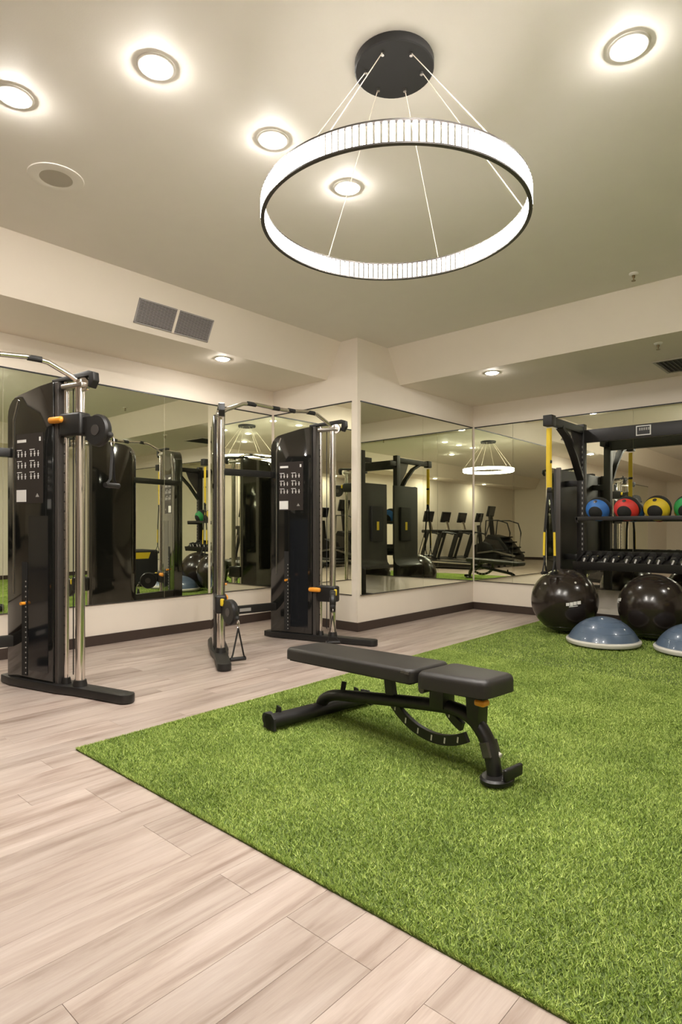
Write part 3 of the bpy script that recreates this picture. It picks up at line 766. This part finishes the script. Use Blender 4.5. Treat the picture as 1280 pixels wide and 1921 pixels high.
# ================================================================== CARDIO MACHINES (behind the camera, seen in the mirrors)
def treadmill(x, y, label):
    t = thing('treadmill', label, 'treadmill', (x, y, 0), 0, 'treadmills in a row')     # front toward -y
    B().prism([(-.30,.06),(1.72,.06),(1.72,.13),(1.60,.16),(.1,.20),(-.18,.28),(-.32,.24)], -.33, .33, axes=((0,1,0),(0,0,1),(1,0,0))).obj('deck', 'blackmet', t, bevel=.01)
    B().b2(-.25, .25, .12, 1.62, .165, .196).obj('running_belt', 'rubber', t, smooth=False)
    for s in (-1, 1):
        B().prism([(.05,.17),(1.68,.14),(1.68,.165),(.05,.215)], s*.36-.045, s*.36+.045, axes=((0,1,0),(0,0,1),(1,0,0))).obj('side_rail', 'steel', t, bevel=.006)
        B().rect([(s*.36, -.12, .12), (s*.36, .16, .95), (s*.36, .19, 1.04)], .06, .13, up=(0,1,0)).obj('upright_post', 'blackmet', t, smooth=False)
        B().rect([(s*.375, -.085, .26), (s*.375, .12, .86)], .05, .05, up=(0,1,0)).obj('post_strip', 'steel', t, smooth=False)
        B().tube([(s*.36, .12, 1.03), (s*.36, .45, 1.0), (s*.36, .60, .96)], .022, 10).obj('handrail', 'blackmet', t)
        B().cyl((s*.30, -.26, .0), (s*.30, -.26, .09), .045, 14).obj('foot', 'rubber', t)
        B().cyl((s*.30, 1.60, .0), (s*.30, 1.60, .09), .035, 14).obj('foot', 'rubber', t)
    B().rbox((0, .12, 1.05), (.80, .22, .09), .03).obj('dash', 'blackmet', t)
    B().rect([(0, .10, 1.05), (0, .02, 1.34)], .10, .06, up=(0,1,0)).obj('console_mast', 'steel', t, smooth=False)
    c = B().box((0, .0, 1.48), (.46, .05, .32), Matrix.Rotation(R(-14), 4, 'X')).obj('console', 'blackmet', t, bevel=.012)
    B().box((0, .031, 1.488), (.40, .006, .26), Matrix.Rotation(R(-14), 4, 'X')).obj('screen', 'screen', c, smooth=False)
treadmill(-.75, -1.90, 'dark treadmill nearest the turf, first of the row, seen in the mirrors')
treadmill(-1.67, -1.90, 'dark treadmill in the middle of the row, seen in the mirrors')
treadmill(-2.62, -1.90, 'dark treadmill next to the elliptical machine, seen in the mirrors')
def elliptical(x, y, label):
    t = thing('elliptical_trainer', label, 'elliptical', (x, y, 0))
    B().rbox((0, .55, .07), (.5, 1.7, .09), .02).obj('base', 'steel', t)
    B().prism([(-.25,.10),(.55,.10),(.60,.30),(.38,.62),(.05,.72),(-.22,.60)], -.14, .14, axes=((0,1,0),(0,0,1),(1,0,0))).obj('drive_shroud', 'blackmet', t, bevel=.02)
    B().rect([(0, -.05, .68), (0, -.12, 1.25)], .09, .10, up=(0,1,0)).obj('mast', 'blackmet', t)
    c = B().box((0, -.1, 1.50), (.42, .05, .30), Matrix.Rotation(R(-14), 4, 'X')).obj('console', 'blackmet', t, bevel=.012)
    B().box((0, -.069, 1.508), (.36, .006, .24), Matrix.Rotation(R(-14), 4, 'X')).obj('screen', 'screen', c, smooth=False)
    for s in (-1, 1):
        B().tube([(s*.26, -.05, .35), (s*.27, -.02, .9), (s*.28, .10, 1.25), (s*.27, .14, 1.62)], .019, 10).obj('moving_arm', 'smoke', t)
        B().rect([(s*.24, -.05, .35), (s*.22, .55, .33+.1*s), (s*.22, 1.25, .20+.08*s)], .06, .05).obj('pedal_arm', 'steel', t)
        B().rbox((s*.22, .72, .36+.1*s), (.16, .40, .05), .015).obj('pedal', 'rubber', t)
elliptical(-3.62, -1.75, 'black elliptical machine between the treadmills and the stair climber, seen in the mirrors')
def climber(x, y, label):
    t = thing('stair_climber', label, 'stair climber', (x, y, 0))
    B().prism([(-.45,.0),(.75,.0),(.75,.25),(.25,.85),(-.2,.95),(-.45,.60)], -.40, .40, axes=((0,1,0),(0,0,1),(1,0,0))).obj('body', 'blackmet', t, bevel=.03)
    for k in range(4): B().rbox((0, .28+.14*k, .86-.17*k), (.56, .24, .04), .008).obj('step', 'rubber', t)
    for s in (-1, 1):
        B().tube([(s*.40, .55, .35), (s*.40, .62, 1.0), (s*.40, .52, 1.32), (s*.40, .2, 1.42), (s*.40, -.25, 1.42), (s*.38, -.30, .9)], .021, 10).obj('handrail', 'blackmet', t)
        B().prism([(-.40,.2),(.6,.2),(.2,.75),(-.25,.8)], s*.402-.004, s*.402+.004, axes=((0,1,0),(0,0,1),(1,0,0))).obj('side_panel', 'smoke', t, smooth=False)
    B().rect([(0, -.22, .9), (0, -.30, 1.58)], .14, .10, up=(0,1,0)).obj('mast', 'blackmet', t)
    c = B().box((0, -.28, 1.74), (.46, .06, .36), Matrix.Rotation(R(-14), 4, 'X')).obj('console', 'blackmet', t, bevel=.012)
    B().box((0, -.244, 1.748), (.40, .006, .30), Matrix.Rotation(R(-14), 4, 'X')).obj('screen', 'screen', c, smooth=False)
climber(-4.75, -1.75, 'tall black stair climber by the far end wall, seen in the mirrors')
